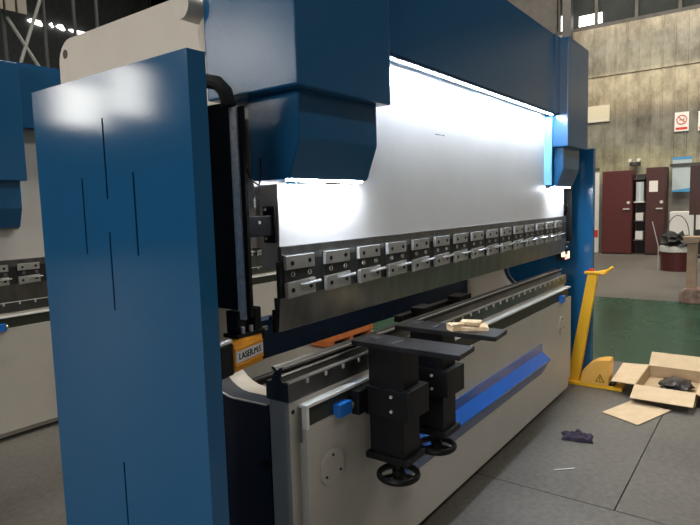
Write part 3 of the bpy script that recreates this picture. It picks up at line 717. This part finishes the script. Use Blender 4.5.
# ================================================================== FAR END OF THE HALL
XB = 16.9
def cabinet(y0, y1, x0, z1, mt, label, note=False):
    R = empty('cabinet', (x0 + .2, (y0 + y1) / 2, 0)); tag(R, label, 'cabinet')
    t = MB(); t.box(x0, XW - .06, y0, y1, 0, z1, .01); part(t.build('body', mt), R)
    t = MB(); t.box(x0 - .03, x0 - .001, y0 + .02, y1 - .02, .04, z1 - .04, .005); part(t.build('door', mt), R)
    t = MB(); t.box(x0 - .07, x0 - .031, y0 + .05, y0 + .20, 1.18, 1.21); part(t.build('handle', STEEL), R)
    t = MB(); t.cyl((x0 - .05, y0 + .08, 1.36), (x0 - .031, y0 + .08, 1.36), .04, seg=12); part(t.build('lock', STEEL), R)
    if note:
        t = MB(); t.box(x0 - .034, x0 - .0305, y0 + .17, y0 + .37, 1.62, 1.9); part(t.build('paper_note', PAPER), R)
    return R
cabinet(3.00, 3.73, 16.5, 2.2, BROWN, 'tall red brown metal cabinet at the far wall, left of the open shelf')
cabinet(2.23, 2.68, 16.5, 2.24, BROWN2, 'tall dark brown cabinet with a white note, right of the open shelf', True)
R = empty('shelf_unit', (16.8, 2.92, 0)); tag(R, 'open dark shelf unit with white boxes between the two brown cabinets', 'shelf')
t = MB(); t.box(16.95, 17.03, 2.72, 2.97, 0, 2.1)
part(t.build('back_panel', GRIME), R)
for z in (.35, .85, 1.35, 1.95):
    t = MB(); t.box(16.6, 16.949, 2.72, 2.97, z, z + .035); part(t.build('shelf', STEELB if z != 1.35 else WHITEP), R)
for (z, h_, lab) in ((.386, .22, 'small white carton on the lowest shelf of the open shelf unit'), (.886, .20, 'small white carton on the second shelf of the open shelf unit'), (1.386, .5, 'tall pale carton on the third shelf of the open shelf unit')):
    t = MB(); t.box(16.63, 16.85, 2.75, 2.93, z, z + h_, .006); t.mi = 1; t.box(16.626, 16.63, 2.82, 2.86, z, z + h_); o = t.build('carton', [WHITEP if h_ < .4 else POSTERW, LABEL]); tag(o, lab, 'carton', 'cartons on the open shelf')
t = MB(); t.box(16.88, 16.92, 3.9, 24, 2.24, 2.32); t.box(16.88, 16.92, -9, 2.2, 2.24, 2.32)
for y_ in (-7.5, -4, .0, 4.5, 9, 14, 20): t.box(16.92, 17.04, y_, y_ + .05, 2.22, 2.34)
struct(t.build('trim_6', STEELB))
t = MB(); t.box(16.90, 17.06, 3.9, 4.15, 0, 2.2); t.mi = 1; t.box(16.89, 16.8999, 3.92, 4.13, .42, .62)
o = t.build('wall_pillar', [WHITEP, RED]); struct(o); o.name = 'trim_7'
R = empty('emergency_light', (16.9, 3.02, 2.37)); tag(R, 'small twin head emergency light on the wall above the left brown cabinet', 'light fixture')
t = MB(); t.box(16.9, 17.05, 2.90, 3.15, 2.33, 2.42, .01); part(t.build('box', STEELB), R)
for y_ in (2.92, 3.13):
    t = MB(); t.cyl((16.84, y_, 2.47), (16.94, y_, 2.47), .045, seg=16); t.box(16.89, 16.92, y_ - .01, y_ + .01, 2.41, 2.45); part(t.build('lamp_head', WHITEP), R)

def no_smoking(y, z, label):
    R = empty('no_smoking_sign', (XW - .05, y, z)); tag(R, label, 'sign', 'no smoking signs')
    x = XW - .045
    def P(t, n, mt): part(t.build(n, mt), R)
    t = MB(); t.box(x, x + .008, y - .16, y + .16, z - .24, z + .24); P(t, 'board', PAPER)
    t = MB(); t.torus((x - .004, y, z + .05), .11, .012, 28, 6, Matrix.Rotation(PI / 2, 4, 'Y')); P(t, 'red_ring', RED)
    t = MB(); t.quadbox((x - .006, y + .085, z + .12), (x - .006, y + .07, z + .135), (x - .006, y - .085, z - .02), (x - .006, y - .07, z - .035), .003); P(t, 'red_slash', RED)
    t = MB(); t.box(x - .002, x - .0005, y - .06, y + .06, z + .035, z + .05); P(t, 'cigarette', INK)
    t = MB(); t.tube([(x - .003, y - .05, z + .055), (x - .003, y - .035, z + .075), (x - .003, y - .055, z + .095)], .004, 6); P(t, 'smoke_line', INK)
    t = MB(); t.box(x - .003, x - .0005, y - .13, y + .13, z - .20, z - .14); P(t, 'red_bar', RED)
no_smoking(1.98, 3.38, 'white no smoking sign with red ring on the corrugated wall, whole in view')
no_smoking(1.46, 3.36, 'white no smoking sign cut off by the right edge of the photo')
t = MB(); t.box(17.05, 17.0838, 3.70, 4.35, 3.58, 4.02, .004); t.mi = 1; t.box(17.045, 17.0499, 3.74, 4.31, 3.61, 3.63); o = t.build('blank_board', [mat('cream_board', (.55, .50, .37), .7), LABEL]); tag(o, 'blank cream board fixed on the stained corrugated wall beside the machine', 'board')
R = empty('poster', (16.9, 2.0, 2.1)); tag(R, 'pale hanging poster with blue top and bottom edges on the far wall', 'poster')
t = MB(); t.box(16.9, 16.91, 1.71, 2.14, 1.60, 2.48); part(t.build('sheet', POSTERW), R)
t = MB(); t.box(16.895, 16.8995, 1.71, 2.14, 2.42, 2.48); part(t.build('blue_edge', POSTERB), R)
t = MB(); t.prism([(1.71, 1.60), (2.14, 1.60), (2.14, 1.64), (1.92, 1.67), (1.71, 1.70)], 'x', 16.895, 16.8995); part(t.build('blue_edge', POSTERB), R)
# tall dark board and clutter at the right
R = empty('notice_stand', (14.0, 1.05, 0)); tag(R, 'dark brown framed board at the right edge above the white machine base', 'board')
t = MB(); t.box(13.0, 13.05, .62, 1.34, 1.12, 2.08, .01); part(t.build('board', BROWN2), R)
t = MB(); t.box(13.985, 13.999, .65, 1.05, 1.25, 1.95); part(t.build('panel', CLEAR), R)
t = MB(); t.cyl((14.07, 1.34, 0), (14.07, 1.34, 2.0), .02); part(t.build('leg', STEELB), R)
t = MB(); t.cyl((14.07, .65, 0), (14.07, .65, 2.0), .02); part(t.build('leg', STEELB), R)
t = MB(); t.box(15.9, 16.4, .6, 2.05, .0, 1.12, .02); t.mi = 1; t.box(15.88, 15.8999, .7, 1.95, .1, .14); o = t.build('machine_base', [WHITEP, STEELB]); tag(o, 'low off white cabinet under the dark framed board at the far right', 'cabinet')
# tub with cover and clutter
R = empty('tub', (13.2, 1.6, 0)); tag(R, 'dark red round tub with a white rim on the far floor', 'tub')
t = MB(); t.cyl((13.25, 1.55, 0), (13.25, 1.55, .38), .30, .31, 28); part(t.build('tub_body', BROWN, smooth=True), R)
t = MB(); t.cyl((13.25, 1.55, .381), (13.25, 1.55, .50), .33, .32, 28, .01); part(t.build('rim', WHITEP, smooth=True), R)
crumple('metal_scrap', (13.25, 1.55, .60), (.26, .26, .16), GRIME, 'tangled dark metal scrap heaped on the round tub', 'scrap', 3, .8)
t = MB(); t.tube([(12.96, 1.72, .505)] + [(12.96, 1.52 + .2 * math.cos(a), .70 + .42 * math.sin(a)) for a in [PI * k / 10 for k in range(11)]] + [(12.96, 1.32, .505)], .008, 6); o = t.build('wire_hoop', STEELB, smooth=True); tag(o, 'thin wire hoop standing up from the scrap on the tub', 'wire')
t = MB(); t.cyl((13.0, 1.86, .5), (13.0, 1.98, 1.0), .009, seg=6); t.cyl((13.0, 1.86, .0), (13.0, 1.86, .5), .009, seg=6); o = t.build('wire_rod', STEEL); tag(o, 'thin bent rod rising beside the dark red tub', 'rod')
# wooden pedestal
R = empty('pedestal', (9.3, .95, 0)); tag(R, 'tan pedestal with square cap and pinkish block base at the right edge', 'pedestal')
t = MB(); t.prism([(.74, .0), (1.05, .0), (1.03, .15), (.96, .20), (.80, .20), (.76, .15)], 'x', 9.15, 9.5, bev=.01); part(t.build('block_base', PINK), R)
t = MB(); t.box(9.24, 9.38, .845, .965, .2005, .84, .008); part(t.build('post', TAN), R)
t = MB(); t.prism([(.83, .8405), (.98, .8405), (1.01, .90), (1.01, .93), (.80, .93), (.80, .90)], 'x', 9.18, 9.44, bev=.006); part(t.build('cap', TAN), R)
# chair-like grey rack at extreme right
R = empty('stool', (10.6, .95, 0)); tag(R, 'dark grey metal stool partly cut off at the right edge behind the pedestal', 'stool')
t = MB(); t.box(10.4, 10.8, .55, 1.02, .52, .56, .01); part(t.build('seat', GRIME), R)
for (a_, b_) in ((10.42, .58), (10.78, .58), (10.42, .99), (10.78, .99)):
    t = MB(); t.cyl((a_, b_, 0), (a_, b_, .52), .015, seg=8); part(t.build('leg', GRIME), R)
t = MB(); t.box(10.76, 10.8, .55, 1.02, .5605, .95, .01); part(t.build('backrest', GRIME), R)

# orange pallet base seen under the ram
R = empty('orange_pallet', (5.2, 3.9, 0)); tag(R, 'orange steel pallet on the floor behind the press brake, seen under the ram', 'pallet')
t = MB(); t.box(4.62, 5.45, 3.72, 4.02, .06, .13, .005); part(t.build('deck', ORG2), R)
for a_ in (4.66, 5.0, 5.36):
    t = MB(); t.box(a_, a_ + .06, 3.73, 4.01, .0, .0595, .004); part(t.build('skid', ORG2), R)

# bracing on the left
R = empty('brace_frame', (4.9, 10, 0)); tag(R, 'grey crossed steel braces and posts rising behind the second press brake', 'steel frame')
for (p, q_) in (((4.47, 10, 4.66), (4.92, 10, 3.95)), ((5.03, 10, 5.1), (4.61, 10, 3.93))):
    t = MB(); t.cyl(p, q_, .028, seg=8); part(t.build('brace', mat('galvanised', (.30, .30, .29), .5) if 'galvanised' not in bpy.data.materials else bpy.data.materials['galvanised']), R)
for x_, zt in ((5.09, 12), (6.05, 12), (5.62, 12), (4.44, 12)):
    t = MB(); t.cyl((x_, 10.05, 0), (x_, 10.05, zt), .03, seg=8); part(t.build('post', STEELB), R)
t = MB(); t.box(3.4, 8.4, 10.02, 10.08, 3.86, 3.94); part(t.build('rail', STEELB), R)
t = MB(); 
for i in range(16): t.box(3.6 + i * .3, 3.75 + i * .3, 10.10, 10.12, 2.5, 3.86)
part(t.build('cladding_slats', mat('beige_cladding', (.30, .26, .2), .6)), R)
t = MB()
for i in range(12): t.box(2.6 + i * .18, 2.74 + i * .18, 9.85, 9.9, 4.72, 6.4)
o = t.build('wall_cladding', mat('beige_cladding2', (.24, .21, .17), .6)); struct(o); o.name = 'trim_8'
